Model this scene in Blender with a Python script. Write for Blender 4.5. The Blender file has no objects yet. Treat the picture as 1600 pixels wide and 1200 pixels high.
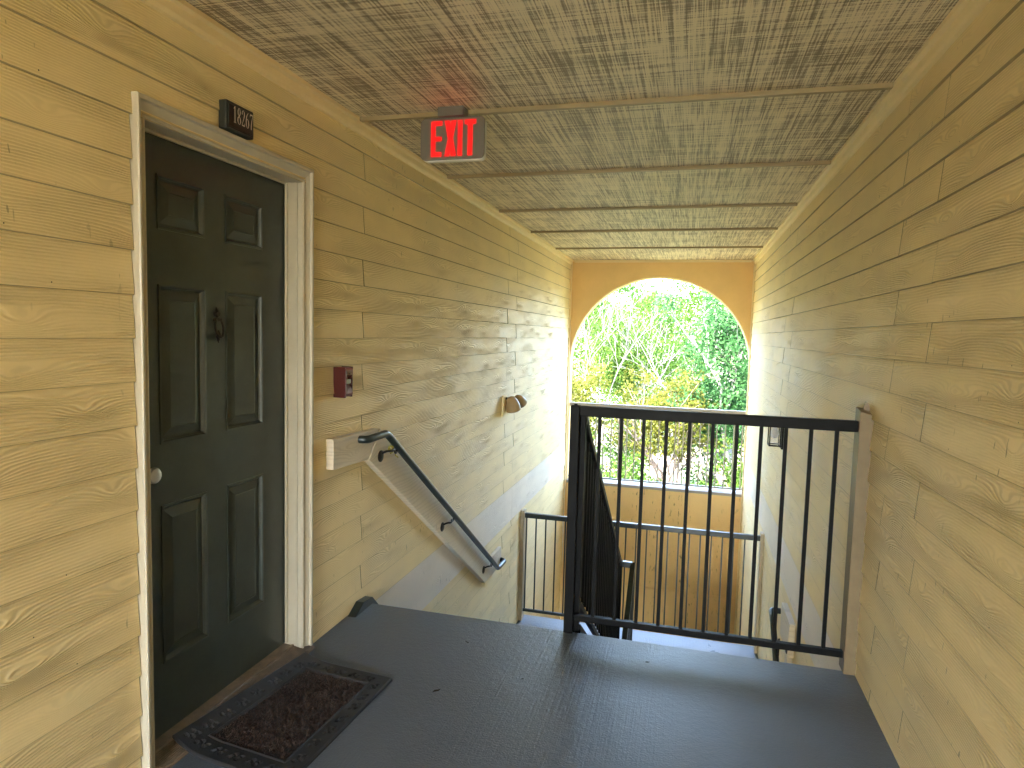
import bpy, bmesh, math, random
import numpy as np
from mathutils import Vector, Matrix
R = math.radians
random.seed(7); rng = np.random.default_rng(7)
S = bpy.context.scene; COL = S.collection
# ------------------------------------------------------------------ camera
CAM = Vector((0, 0, 1.46))
yaw, pitch, roll = .260953, -.0771253, -.0261268
fwd = Vector((-math.sin(yaw)*math.cos(pitch), math.cos(yaw)*math.cos(pitch), math.sin(pitch)))
right = Vector((math.cos(yaw), math.sin(yaw), 0)); down = fwd.cross(right)
r2 = right*math.cos(roll)+down*math.sin(roll); d2 = -right*math.sin(roll)+down*math.cos(roll)
cd = bpy.data.cameras.new('camera'); cam = bpy.data.objects.new('camera', cd); COL.objects.link(cam)
cd.sensor_width = 36; cd.lens = 1031.9/1600*36; cd.clip_start = .05; cd.clip_end = 800
m = Matrix((( r2.x, -d2.x, -fwd.x, CAM.x), (r2.y, -d2.y, -fwd.y, CAM.y), (r2.z, -d2.z, -fwd.z, CAM.z), (0,0,0,1)))
cam.matrix_world = m; S.camera = cam
# ------------------------------------------------------------------ light
SUN_EL, SUN_AZ = R(52), R(218)          # azimuth clockwise from +Y: the sun stands behind and to the left of the camera
w = bpy.data.worlds.new('World'); S.world = w; w.use_nodes = True
nt = w.node_tree; sky = nt.nodes.new('ShaderNodeTexSky'); sky.sky_type = 'NISHITA'; sky.sun_disc = False
sky.sun_elevation = SUN_EL; sky.sun_rotation = SUN_AZ; sky.air_density = 1.0; sky.dust_density = 2.5
bg = nt.nodes['Background']; nt.links.new(sky.outputs[0], bg.inputs[0]); bg.inputs[1].default_value = .15
sd = bpy.data.lights.new('sun', 'SUN'); so = bpy.data.objects.new('sun', sd); COL.objects.link(so)
sd.energy = 2.0; sd.angle = R(.5); sd.color = (1, .95, .87)
sv = Vector((math.sin(SUN_AZ)*math.cos(SUN_EL), math.cos(SUN_AZ)*math.cos(SUN_EL), math.sin(SUN_EL)))
so.rotation_euler = sv.to_track_quat('Z', 'Y').to_euler(); so.location = sv*60
S.view_settings.view_transform = 'Standard'; S.view_settings.look = 'None'; S.view_settings.gamma = 1
S.view_settings.use_curve_mapping = False; S.view_settings.exposure = 5.65
S.render.engine = 'CYCLES'
S.cycles.max_bounces = 14; S.cycles.diffuse_bounces = 10; S.cycles.glossy_bounces = 4
S.cycles.sample_clamp_indirect = 6
# ------------------------------------------------------------------ helpers
class MB:
    def __init__(s): s.v = []; s.f = []
    def add(s, vs, fs):
        o = len(s.v); s.v += [tuple(p) for p in vs]; s.f += [tuple(i+o for i in f) for f in fs]; return s
    def box(s, x0, x1, y0, y1, z0, z1):
        return s.add([(x0,y0,z0),(x1,y0,z0),(x1,y1,z0),(x0,y1,z0),(x0,y0,z1),(x1,y0,z1),(x1,y1,z1),(x0,y1,z1)],
                     [(0,3,2,1),(4,5,6,7),(0,1,5,4),(1,2,6,5),(2,3,7,6),(3,0,4,7)])
    def prism(s, poly, axis, a, b):
        # poly in the two other axes (cyclic order x,y,z without axis), extruded from a to b
        def P(p, t): return {'x': (t, p[0], p[1]), 'y': (p[0], t, p[1]), 'z': (p[0], p[1], t)}[axis]
        n = len(poly); vs = [P(p, a) for p in poly]+[P(p, b) for p in poly]
        fs = [tuple(range(n)), tuple(range(2*n-1, n-1, -1))]+[(i, i+n, (i+1) % n+n, (i+1) % n) for i in range(n)]
        return s.add(vs, fs)
    def tube(s, pts, r, n=10, cap=True):
        pts = [Vector(p) for p in pts]; m_ = len(pts); rs = r if isinstance(r, (list, tuple)) else [r]*m_
        up = None; vs = []
        for i, p in enumerate(pts):
            if i == 0: t = pts[1]-p
            elif i == m_-1: t = p-pts[i-1]
            else: t = (pts[i+1]-p).normalized()+(p-pts[i-1]).normalized()
            t.normalize()
            if up is None: up = t.orthogonal().normalized()
            else: up = (up-t*up.dot(t)).normalized()
            b = t.cross(up)
            for k in range(n):
                a = 2*math.pi*k/n; vs.append(p+(up*math.cos(a)+b*math.sin(a))*rs[i])
        fs = [(i*n+k, i*n+(k+1) % n, (i+1)*n+(k+1) % n, (i+1)*n+k) for i in range(m_-1) for k in range(n)]
        if cap: fs += [tuple(range(n-1, -1, -1)), tuple(range((m_-1)*n, m_*n))]
        return s.add(vs, fs)
    def lathe(s, prof, c, axis, n=20):
        # prof: list of (radius, distance along axis)
        ax = Vector(axis).normalized(); u = ax.orthogonal().normalized(); v = ax.cross(u); c = Vector(c)
        vs = [c+ax*d+(u*math.cos(2*math.pi*k/n)+v*math.sin(2*math.pi*k/n))*max(r, 1e-4) for r, d in prof for k in range(n)]
        fs = [(i*n+k, i*n+(k+1) % n, (i+1)*n+(k+1) % n, (i+1)*n+k) for i in range(len(prof)-1) for k in range(n)]
        fs += [tuple(range(n-1, -1, -1)), tuple(range((len(prof)-1)*n, len(prof)*n))]
        return s.add(vs, fs)
def meshof(name, mb, off=(0,0,0), bevel=0, smooth=False):
    me = bpy.data.meshes.new(name); o = Vector(off)
    me.from_pydata([tuple(Vector(v)-o) for v in mb.v], [], mb.f)
    bm = bmesh.new(); bm.from_mesh(me)
    bmesh.ops.recalc_face_normals(bm, faces=bm.faces)
    if bevel:
        es = [e for e in bm.edges if len(e.link_faces) == 2 and e.calc_face_angle(0) > .6]
        bmesh.ops.bevel(bm, geom=es, offset=bevel, segments=2, affect='EDGES', profile=.6, clamp_overlap=True)
    if smooth:
        for f in bm.faces: f.smooth = True
        for e in bm.edges:
            if len(e.link_faces) == 2 and e.calc_face_angle(0) > .7: e.smooth = False
    bm.to_mesh(me); bm.free(); return me
def place(name, me, mat, parent=None, loc=(0,0,0)):
    if mat and not me.materials: me.materials.append(mat)
    o = bpy.data.objects.new(name, me); COL.objects.link(o); o.location = loc
    if parent: o.parent = parent
    return o
ORG = {}
def obj(name, mb, mat, parent=None, bevel=0, smooth=False, base=None):
    """world-coordinate geometry -> one mesh object (a child keeps its own origin at `base`)"""
    po = ORG.get(parent.name, Vector((0,0,0))) if parent else Vector((0,0,0))
    b = Vector(base) if base is not None else po
    o = place(name, meshof(name, mb, b, bevel, smooth), mat, parent, b-po); ORG[o.name] = b
    return o
def tag(o, label=None, cat=None, group=None, kind=None):
    if label: o['label'] = label
    if cat: o['category'] = cat
    if group: o['group'] = group
    if kind: o['kind'] = kind
    return o
def thing(name, loc, label=None, cat=None, group=None, kind=None):
    o = bpy.data.objects.new(name, None); COL.objects.link(o); o.location = loc; o.empty_display_size = .1
    ORG[o.name] = Vector(loc); return tag(o, label, cat, group, kind)
# ------------------------------------------------------------------ materials
def mat(name, col, rough=.5, metal=0, spec=.5, bump=None, vary=None, **kw):
    mt = bpy.data.materials.new(name); mt.use_nodes = True; t = mt.node_tree; n = t.nodes; l = t.links
    p = n['Principled BSDF']; p.inputs['Base Color'].default_value = (*col, 1); p.inputs['Roughness'].default_value = rough
    p.inputs['Metallic'].default_value = metal; p.inputs['Specular IOR Level'].default_value = spec
    tc = n.new('ShaderNodeTexCoord')
    if vary:    # (scale, amount, detail)
        ns = n.new('ShaderNodeTexNoise'); ns.inputs['Scale'].default_value = vary[0]; ns.inputs['Detail'].default_value = 6
        ns.inputs['Roughness'].default_value = .65
        l.new(tc.outputs['Object'], ns.inputs[0]); mr = n.new('ShaderNodeMapRange')
        mr.inputs[1].default_value = .3; mr.inputs[2].default_value = .7; mr.inputs[3].default_value = 1-vary[1]; mr.inputs[4].default_value = 1+vary[1]
        l.new(ns.outputs[0], mr.inputs[0]); mx = n.new('ShaderNodeVectorMath'); mx.operation = 'SCALE'
        mx.inputs[0].default_value = col; l.new(mr.outputs[0], mx.inputs['Scale']); l.new(mx.outputs[0], p.inputs['Base Color'])
        m2 = n.new('ShaderNodeMapRange'); m2.inputs[3].default_value = max(0, rough-.12); m2.inputs[4].default_value = min(1, rough+.12)
        l.new(ns.outputs[0], m2.inputs[0]); l.new(m2.outputs[0], p.inputs['Roughness'])
    if bump:    # (scale, distance)
        ns = n.new('ShaderNodeTexNoise'); ns.inputs['Scale'].default_value = bump[0]; ns.inputs['Detail'].default_value = 4
        l.new(tc.outputs['Object'], ns.inputs[0]); b = n.new('ShaderNodeBump'); b.inputs['Distance'].default_value = bump[1]; b.inputs['Strength'].default_value = .8
        l.new(ns.outputs[0], b.inputs['Height']); l.new(b.outputs[0], p.inputs['Normal'])
    for k, v in kw.items(): p.inputs[k.replace('_', ' ')].default_value = v
    return mt
def N(t, typ, **kw):
    nd = t.nodes.new(typ)
    for k, v in kw.items(): setattr(nd, k, v)
    return nd
def mathn(t, op, a, b=None, c=None):
    nd = t.nodes.new('ShaderNodeMath'); nd.operation = op
    for i, x in enumerate((a, b, c)):
        if x is None: continue
        if isinstance(x, (int, float)): nd.inputs[i].default_value = x
        else: t.links.new(x, nd.inputs[i])
    return nd.outputs[0]
def noise(t, vec, scale, detail=2, rough=.5):
    nd = t.nodes.new('ShaderNodeTexNoise'); nd.inputs['Scale'].default_value = scale; nd.inputs['Detail'].default_value = detail
    nd.inputs['Roughness'].default_value = rough; t.links.new(vec, nd.inputs[0]); return nd.outputs[0]
def mapping(t, vec, scale, loc=(0,0,0)):
    nd = t.nodes.new('ShaderNodeMapping'); nd.inputs['Scale'].default_value = scale; nd.inputs['Location'].default_value = loc
    t.links.new(vec, nd.inputs[0]); return nd.outputs[0]
def rangen(t, x, a, b, c, d):
    nd = t.nodes.new('ShaderNodeMapRange'); t.links.new(x, nd.inputs[0])
    for i, v in enumerate((a, b, c, d)): nd.inputs[i+1].default_value = v
    return nd.outputs[0]
def mixc(t, f, a, b):
    nd = t.nodes.new('ShaderNodeMix'); nd.data_type = 'RGBA'
    if isinstance(f, (int, float)): nd.inputs[0].default_value = f
    else: t.links.new(f, nd.inputs[0])
    for i, x in ((6, a), (7, b)):
        if isinstance(x, tuple): nd.inputs[i].default_value = (*x, 1)
        else: t.links.new(x, nd.inputs[i])
    return nd.outputs[2]
def woodgrain(name, col, rough=.55, depth=.0021, groove_shade=(.16,.11,.045), A=30, F=720, variants=9, seam=False):
    """painted fibre-cement plank: pressed wood grain with flat lines and long closed knots"""
    mt = bpy.data.materials.new(name); mt.use_nodes = True; t = mt.node_tree; p = t.nodes['Principled BSDF']
    tc = t.nodes.new('ShaderNodeTexCoord'); oi = t.nodes.new('ShaderNodeObjectInfo')
    rnd = mathn(t, 'FLOOR', mathn(t, 'MULTIPLY', oi.outputs['Random'], variants))
    off = mathn(t, 'MULTIPLY', rnd, 3.7)
    sep = t.nodes.new('ShaderNodeSeparateXYZ'); t.links.new(tc.outputs['Object'], sep.inputs[0])
    cmb = t.nodes.new('ShaderNodeCombineXYZ')
    t.links.new(sep.outputs[1], cmb.inputs[0]); t.links.new(sep.outputs[2], cmb.inputs[1]); t.links.new(off, cmb.inputs[2])
    v = cmb.outputs[0]
    n1 = noise(t, mapping(t, v, (1.6, 7, 1)), 1, 1.2, .35)
    n2 = noise(t, mapping(t, v, (16, 70, 1)), 1, 2, .5)
    # knots: one per cell along the board, each an elongated bump in the grain field, so lines close into rings round it
    knots = None
    for cell, shift, su, sv, amp_ in ((.44, 0.0, .080, .026, 24), (.71, 3.3, .13, .020, 17)):
        uu = mathn(t, 'ADD', mathn(t, 'DIVIDE', sep.outputs[1], cell), mathn(t, 'ADD', off, shift))
        ci = mathn(t, 'FLOOR', uu); wn_ = t.nodes.new('ShaderNodeTexWhiteNoise'); wn_.noise_dimensions = '1D'; t.links.new(ci, wn_.inputs['W'])
        sc = t.nodes.new('ShaderNodeSeparateColor'); t.links.new(wn_.outputs['Color'], sc.inputs[0])
        du = mathn(t, 'SUBTRACT', mathn(t, 'FRACT', uu), rangen(t, sc.outputs[0], 0, 1, .4, .6))
        du = mathn(t, 'ABSOLUTE', mathn(t, 'MULTIPLY', du, cell/su))
        vv = mathn(t, 'ADD', sep.outputs[2], mathn(t, 'MULTIPLY', mathn(t, 'SUBTRACT', n1, .5), .02))
        dv = mathn(t, 'DIVIDE', mathn(t, 'SUBTRACT', vv, rangen(t, sc.outputs[1], 0, 1, .02, .115)), sv)
        e_ = mathn(t, 'ADD', mathn(t, 'POWER', du, 1.5), mathn(t, 'MULTIPLY', dv, dv))
        k_ = mathn(t, 'MULTIPLY', mathn(t, 'POWER', 2.718, mathn(t, 'MULTIPLY', e_, -1)), rangen(t, sc.outputs[2], .1, .45, 0, amp_))
        knots = k_ if knots is None else mathn(t, 'ADD', knots, k_)
    ph = mathn(t, 'ADD', mathn(t, 'MULTIPLY', n1, A), mathn(t, 'MULTIPLY', sep.outputs[2], F))
    ph = mathn(t, 'ADD', mathn(t, 'ADD', ph, knots), mathn(t, 'MULTIPLY', n2, 2.4))
    wv = mathn(t, 'SINE', ph)
    wv = mathn(t, 'POWER', mathn(t, 'ADD', mathn(t, 'MULTIPLY', wv, .5), .5), 1.3)
    amp = rangen(t, noise(t, mapping(t, v, (2.2, 9, 1), (3, 1, 5)), 1, 1), .35, .62, .25, 1)
    h = mathn(t, 'MULTIPLY', wv, amp)
    fine = noise(t, mapping(t, v, (25, 420, 1)), 1, 2)
    h = mathn(t, 'ADD', h, mathn(t, 'MULTIPLY', fine, .18))
    b = t.nodes.new('ShaderNodeBump'); b.inputs['Distance'].default_value = depth; b.inputs['Strength'].default_value = 1
    t.links.new(h, b.inputs['Height']); t.links.new(b.outputs[0], p.inputs['Normal'])
    geo = t.nodes.new('ShaderNodeNewGeometry')
    big = noise(t, mapping(t, geo.outputs['Position'], (1, 1, 1)), 1.7, 5, .6)
    c = mixc(t, rangen(t, big, .35, .7, 0, 1), tuple(x*.93 for x in col), tuple(min(1, x*1.05) for x in col))
    # relief shading painted darker in the grooves, nail heads' rust specks, flaked spots
    gr = mathn(t, 'MULTIPLY', rangen(t, wv, 0, .4, .2, 0), amp); c = mixc(t, gr, c, groove_shade)
    fl = mathn(t, 'MULTIPLY', rangen(t, noise(t, mapping(t, geo.outputs['Position'], (60, 60, 17)), 1, 1), .73, .76, 0, 1),
               rangen(t, noise(t, geo.outputs['Position'], 1.6, 2), .47, .6, 0, 1))
    c = mixc(t, mathn(t, 'MULTIPLY', fl, .75), c, tuple(x*.35 for x in col))
    if seam: c = mixc(t, rangen(t, sep.outputs[2],   .0010, .0024, .75, 0), c, tuple(x*.3 for x in col))     # shadow line under the lap joint, painted into the colour
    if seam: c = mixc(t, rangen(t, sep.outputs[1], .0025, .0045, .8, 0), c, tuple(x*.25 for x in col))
    t.links.new(c, p.inputs['Base Color'])
    t.links.new(rangen(t, big, .3, .7, rough-.06, rough+.12), p.inputs['Roughness'])
    p.inputs['Specular IOR Level'].default_value = .4
    return mt
WALL = (.85, .69, .37)
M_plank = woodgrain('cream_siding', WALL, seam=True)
M_band = woodgrain('grey_white_band', (.82, .73, .60), groove_shade=(.3, .27, .22))
M_trim = mat('cream_trim', (.82, .66, .36), .4, vary=(6, .06), bump=(40, .0012))
M_batten = mat('tan_batten', (.33, .25, .125), .45, vary=(8, .1))
M_wall = mat('dark_sheathing_paper', (.05, .04, .025), .8)
M_stucco = mat('ochre_stucco', (.80, .55, .24), .7, vary=(2.5, .06), bump=(60, .003))
M_casing = mat('beige_casing', (.50, .45, .34), .38, vary=(9, .06), bump=(60, .0002))
M_post = mat('peeling_cream_wood_shaded', (.16, .115, .055), .5, vary=(14, .12), bump=(45, .002))  # cream wood, base colour darkened to stand for the post's shaded front
M_strip = mat('cream_strip', (.50, .42, .28), .5, vary=(14, .12))
M_board = woodgrain('greyish_raw_board', (.68, .60, .47), rough=.6, depth=.0008, groove_shade=(.25, .2, .15), A=40, F=260)
M_black = mat('black_enamel', (.0022, .0022, .0024), .5, spec=.12, vary=(20, .3), bump=(160, .0005))
M_dkgreen = mat('dark_green_enamel', (.018, .026, .025), .33, vary=(20, .2), bump=(120, .0005))
M_white = mat('off_white_metal', (.33, .30, .27), .5)
M_door = mat('dark_green_door_paint', (.050, .063, .057), .33, vary=(7, .22), bump=(220, .0006))
M_chrome = mat('satin_nickel', (.75, .73, .70), .28, metal=1)
M_bronze = mat('dark_bronze', (.035, .03, .028), .35, metal=.7)
M_thresh = mat('worn_threshold', (.20, .15, .105), .5, vary=(18, .35), bump=(60, .001))
M_rubber = mat('black_rubber', (.016, .016, .018), .55, vary=(30, .3), bump=(140, .001))
M_red = mat('dark_red_plastic', (.07, .007, .006), .35)
M_pink = mat('faded_red_plastic', (.22, .06, .045), .4)
M_lens = mat('clear_lens', (.30, .33, .30), .15)
M_lamp = mat('tan_lamp_housing', (.36, .25, .13), .45)
M_lampdark = mat('dark_lamp_gap', (.10, .08, .03), .5)
M_glass = mat('frosted_glass', (.72, .72, .74), .25, Alpha=.92)
M_sign = mat('grey_sign_housing', (.15, .13, .10), .45)
M_signside = mat('white_sign_edge', (.78, .76, .70), .4)
M_plaque = mat('dark_plaque', (.02, .024, .02), .4, bump=(90, .001))
M_digit = mat('cream_digit', (.74, .66, .58), .45)
M_twine = mat('yellow_twine', (.42, .36, .07), .8)
def emis(name, col, s):
    mt = bpy.data.materials.new(name); mt.use_nodes = True; p = mt.node_tree.nodes['Principled BSDF']
    p.inputs['Base Color'].default_value = (.12, .0, .0, 1); p.inputs['Emission Color'].default_value = (*col, 1); p.inputs['Emission Strength'].default_value = s
    return mt
M_exit = emis('red_led_letters', (1, .0, .0015), .03)
M_glow = emis('red_led_leak', (1, .02, .01), .45)
def ceiling_mat():
    mt = bpy.data.materials.new('rough_sawn_plywood'); mt.use_nodes = True; t = mt.node_tree; p = t.nodes['Principled BSDF']
    g = t.nodes.new('ShaderNodeNewGeometry'); P = g.outputs['Position']
    a = noise(t, mapping(t, P, (200, 3.5, 1)), 1, 3, .6)        # saw lines running down the corridor
    b = noise(t, mapping(t, P, (3, 150, 1)), 1, 3, .6)        # lines across it
    c = noise(t, mapping(t, P, (1.5, 2.6, 1)), 1, 3, .6)
    d = noise(t, mapping(t, P, (45, .7, 1)), 1, 2, .6)
    s = mathn(t, 'ADD', mathn(t, 'MULTIPLY', a, .46), mathn(t, 'MULTIPLY', b, .36))
    s = mathn(t, 'ADD', s, mathn(t, 'MULTIPLY', d, .18))
    s = mathn(t, 'ADD', s, mathn(t, 'MULTIPLY', mathn(t, 'SUBTRACT', c, .5), .16))
    k = rangen(t, s, .445, .525, 0, 1)
    col = mixc(t, k, (.23, .175, .105), (.80, .70, .48))
    fl = rangen(t, noise(t, mapping(t, P, (9, 40, 1)), 1, 3), .68, .74, 0, .8)
    col = mixc(t, fl, col, (.58, .5, .36)); t.links.new(col, p.inputs['Base Color'])
    bp = t.nodes.new('ShaderNodeBump'); bp.inputs['Distance'].default_value = .003; bp.inputs['Strength'].default_value = .9
    t.links.new(s, bp.inputs['Height']); t.links.new(bp.outputs[0], p.inputs['Normal'])
    p.inputs['Roughness'].default_value = .5; return mt
M_ceil = ceiling_mat()
def floor_mat(name, c0, c1, rough=.33):
    mt = bpy.data.materials.new(name); mt.use_nodes = True; t = mt.node_tree; p = t.nodes['Principled BSDF']
    g = t.nodes.new('ShaderNodeNewGeometry'); P = g.outputs['Position']
    big = noise(t, P, 2.2, 5, .6); fine = noise(t, P, 140, 3, .6); mid = noise(t, P, 38, 3, .6)
    col = mixc(t, rangen(t, big, .3, .7, 0, 1), c0, c1)
    sp = rangen(t, noise(t, P, 85, 1), .76, .80, 0, .5); col = mixc(t, sp, col, (.12, .12, .12))
    t.links.new(col, p.inputs['Base Color'])
    broom = noise(t, mapping(t, P, (120, 3, 1)), 1, 2)
    bm_ = rangen(t, noise(t, mapping(t, P, (.8, .3, 1), (2, 3, 0)), 1, 1), .45, .6, 0, .6)
    h = mathn(t, 'ADD', mathn(t, 'MULTIPLY', fine, .5), mathn(t, 'MULTIPLY', mid, .45))
    h = mathn(t, 'ADD', h, mathn(t, 'MULTIPLY', broom, bm_))
    b = t.nodes.new('ShaderNodeBump'); b.inputs['Distance'].default_value = .0045; b.inputs['Strength'].default_value = .8
    t.links.new(h, b.inputs['Height']); t.links.new(b.outputs[0], p.inputs['Normal'])
    t.links.new(rangen(t, big, .3, .7, rough-.05, rough+.12), p.inputs['Roughness']); return mt
M_floor = floor_mat('slate_floor_paint', (.082, .102, .134), (.118, .142, .178), .33)
M_land = floor_mat('blue_grey_floor_paint', (.19, .225, .26), (.25, .29, .33), .3)
# ------------------------------------------------------------------ dimensions
XL, XR, ZC = -1.63, .77, 2.478
YE = 3.13                    # edge of the upper landing
ZM = -1.575; ZG = -3.15      # mid landing, ground floor
YA = 9.1                     # arch wall
Y0 = -5.4
EXP = .1325
# ------------------------------------------------------------------ structure: floors, ceiling
fl = obj('floor', MB().box(XL-.02, XR+.02, Y0, YE, -.2, 0), M_floor, bevel=.006); tag(fl, kind='structure')
ml = obj('mid_landing', MB().box(XL-.02, XR+.02, 5.27, 6.76, ZM-.2, ZM), M_land, bevel=.006); tag(ml, kind='structure')
gf = obj('ground_floor', MB().box(XL-.02, XR+.02, Y0, YA+.2, ZG-.2, ZG), M_land); tag(gf, kind='structure')
ce = obj('ceiling', MB().box(XL-.25, XR+.25, Y0, YA+.25, ZC, ZC+.5), M_ceil); tag(ce, kind='structure')
battens = [-5.5, -4.3, -3.1, -1.9, -.68, .54, 1.76, 2.975, 4.16, 5.38, 6.51, 7.78]
bmesh_b = meshof('batten', MB().box(XL+.045, XR-.045, -.014, .014, -.019, .002), bevel=.003)
for i, y in enumerate(battens):
    o = place('batten', bmesh_b, M_batten, ce, (0, y, ZC)); o.rotation_euler.z = random.uniform(-.002, .002)
# double trim along the two upper corners
for sx, x in ((1, XL), (-1, XR)):
    mb = MB().prism([(x-sx*.01, ZC+.002), (x+sx*.045, ZC+.002), (x+sx*.045, ZC-.016), (x+sx*.026, ZC-.020), (x+sx*.024, ZC-.045), (x+sx*.018, ZC-.058), (x-sx*.01, ZC-.062)], 'y', Y0, YA-.01)
    obj('ceiling_trim', mb, M_trim, ce, bevel=.002)
obj('ceiling_trim', MB().box(XL+.05, XR-.05, YA-.03, YA-.004, ZC-.03, ZC+.001), M_trim, ce, bevel=.002)
# ------------------------------------------------------------------ side walls of lap siding
DY0, DY1, DZ1 = 1.69, 2.535, 2.075           # door opening
def plank_mesh(L, h, sx):
    # local: x away from the wall (times sx), y along, z up; origin at lower near corner
    pr = [(0*sx, 0), (.0150*sx, 0), (.0035*sx, h+.018), (-.004*sx, h+.018)]
    mb = MB().prism(pr, 'y', .0018, L-.0018); return meshof('plank', mb, bevel=.0008)
def siding(name, label, x, sx, zoff, joints, holes, ymin, ymax, zmin):
    t = thing(name, (x, 0, 0), label, 'wall')
    k0 = math.floor((zmin-zoff)/EXP); cache = {}; nails = MB()
    k = k0
    while zoff+k*EXP < ZC-.03:
        zb = zoff+k*EXP; h = min(EXP, ZC-.02-zb)
        if -.40 < zb < -.11: k += 1; continue
        if zb < -.40 and zb+EXP > -.372: h = -.372-zb-.018-.001
        cuts = sorted([ymin, ymax]+[j for j in joints[k % 2] if ymin < j < ymax])
        segs = []
        for a, b in zip(cuts, cuts[1:]):
            parts = [(a, b)]
            for hy0, hy1, hz in holes:
                if zb < hz:
                    q = []
                    for c, d in parts:
                        if c < hy0: q.append((c, min(d, hy0)))
                        if d > hy1: q.append((max(c, hy1), d))
                    parts = [s_ for s_ in q if s_[1]-s_[0] > .02]
            segs += parts
        for a, b in segs:
            key = (round(b-a, 3), round(h, 3))
            if key not in cache: cache[key] = plank_mesh(b-a, h, sx)
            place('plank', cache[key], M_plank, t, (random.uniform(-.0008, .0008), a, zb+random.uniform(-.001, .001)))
        if -.37 > zb or zb > -.1:
            for a, b in segs:
                yy = a+.05
                while yy < b-.03 and yy < 5.0:
                    if zb > -.2 and yy > .6 and random.random() < .4:
                        nails.add([(sx*(.0150-.010*.12)+.0005*sx, yy+.0022*math.cos(q), zb+.016+.0022*math.sin(q)) for q in (0, 1.26, 2.5, 3.77, 5.0)], [(0,1,2,3,4)])
                    yy += .41+random.uniform(-.03, .03)
        k += 1
    place('nail_heads', meshof('nail_heads', nails), M_bronze, t)['kind'] = 'stuff'
    # wide pale band at floor level
    bt = zoff+EXP*math.ceil((-.11-zoff)/EXP)+.006
    for a, b in ((YE-.6, 6.19), (6.19, ymax)):
        obj('fascia_band', MB().prism([(x, -.372), (x+sx*.016, -.372), (x+sx*.011, bt), (x, bt)], 'y', a+.001, b-.001), M_band, t, base=(x, a, -.372), bevel=.001)
    return t
LJ = {0: [ 3.09-6.2, 3.09-3.1, 3.09, 6.19], 1: [2.77-6.2, 2.77-3.1, 5.87, 8.97]}
wl = siding('siding_wall', 'cream lap siding wall on the left holding the dark green front door', XL-.006, 1, 1.413, LJ, [(1.641, 2.593, 2.07)], Y0+.02, YA-.05, -2.75)
mb = MB(); xo = XL-.26; xi = XL-.007
mb.box(xo, xi, Y0, DY0-.02, ZG, ZC); mb.box(xo, xi, DY1+.02, YA, ZG, ZC); mb.box(xo, xi, DY0-.02, DY1+.02, DZ1+.02, ZC); mb.box(xo, xi, DY0-.02, DY1+.02, ZG, -.005)
obj('sheathing', mb, M_wall, wl)
mb = MB().box(XL-.004, XL+.022, YA-.055, YA-.002, ZG, ZC-.06); obj('corner_trim', mb, M_trim, wl, bevel=.002)
mb = MB()
zz = [-.62, -.80, -1.0, -1.15, -1.32, -1.5, -1.75]; ww = [.004, .012, .008, .018, .012, .016, .004]
for a, b, c, d in zip(zz, zz[1:], ww, ww[1:]): mb.add([(XL+.0235, YA-.056, a), (XL+.0235-c, YA-.056, a-.01), (XL+.0235-d, YA-.056, b), (XL+.0235, YA-.056, b)], [(0,1,2,3)])
obj('peeled_patch', mb, M_signside, wl)
RJ = {0: [2.48-3.1, 2.48, 5.58, 8.68], 1: [2.87-3.1, 2.87, 5.97]}
wr = siding('siding_wall', 'cream lap siding wall on the right, facing the wall with the door', XR+.006, -1, 1.396, RJ, [], Y0+.02, YA-.05, -2.75)
obj('sheathing', MB().box(XR+.007, XR+.26, Y0, YA, ZG, ZC), M_wall, wr)
obj('corner_trim', MB().box(XR-.022, XR+.004, YA-.055, YA-.002, ZG, ZC-.06), M_trim, wr, bevel=.002)
# ------------------------------------------------------------------ arch wall
ACX, AR, AZ = -.415, 1.185, 1.062
aw = thing('arch_wall', (ACX, YA, ZG), 'ochre stucco end wall with a large round-topped opening', 'wall')
def arch_outline(n=64): return [(ACX+AR*math.cos(math.pi*i/n), AZ+AR*math.sin(math.pi*i/n)) for i in range(n+1)]
mb = MB(); ao = arch_outline(); ya, yb = YA, YA+.2; xl, xr = XL-.25, XR+.25
zt = ZC+.01
for (p, q) in zip(ao, ao[1:]):
    mb.add([(p[0],ya,p[1]),(q[0],ya,q[1]),(q[0],ya,zt),(p[0],ya,zt),(p[0],yb,p[1]),(q[0],yb,q[1]),(q[0],yb,zt),(p[0],yb,zt)],
           [(0,1,2,3),(4,7,6,5),(0,4,5,1)])
for (xa, xb) in ((xl, ACX-AR), (ACX+AR, xr)):
    mb.add([(xa,ya,ZG),(xb,ya,ZG),(xb,ya,zt),(xa,ya,zt),(xa,yb,ZG),(xb,yb,ZG),(xb,yb,zt),(xa,yb,zt)], [(0,1,2,3),(4,7,6,5),(0,4,5,1),(1,5,6,2),(0,3,7,4)])
obj('stucco_arch', mb, M_stucco, aw)
def parapet_mat():
    mt = M_stucco.copy(); mt.name = 'stained_ochre_stucco'; t = mt.node_tree; p = t.nodes['Principled BSDF']
    src = p.inputs['Base Color'].links[0].from_socket; g = t.nodes.new('ShaderNodeNewGeometry'); P = g.outputs['Position']
    s = rangen(t, noise(t, mapping(t, P, (32, 1, 9)), 1, 3, .6), .60, .68, 0, 1)
    s = mathn(t, 'MULTIPLY', s, rangen(t, noise(t, mapping(t, P, (3.2, 1, .5), (1.1, 0, 0)), 1, 1), .48, .6, 0, .8))
    t.links.new(mixc(t, s, src, (.20, .13, .045)), p.inputs['Base Color']); return mt
M_par = parapet_mat()
obj('parapet', MB().box(ACX-AR, ACX+AR, YA, YA+.2, -2.003, -.625), M_par, aw, bevel=.004)
obj('parapet', MB().box(ACX-AR, ACX+AR, YA+.004, YA+.2, ZG, -2.009), M_par, aw)
obj('ledge', MB().box(ACX-AR+.003, ACX+AR-.003, YA-.012, YA+.22, -.625, -.585), M_white, aw, bevel=.006)
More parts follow.
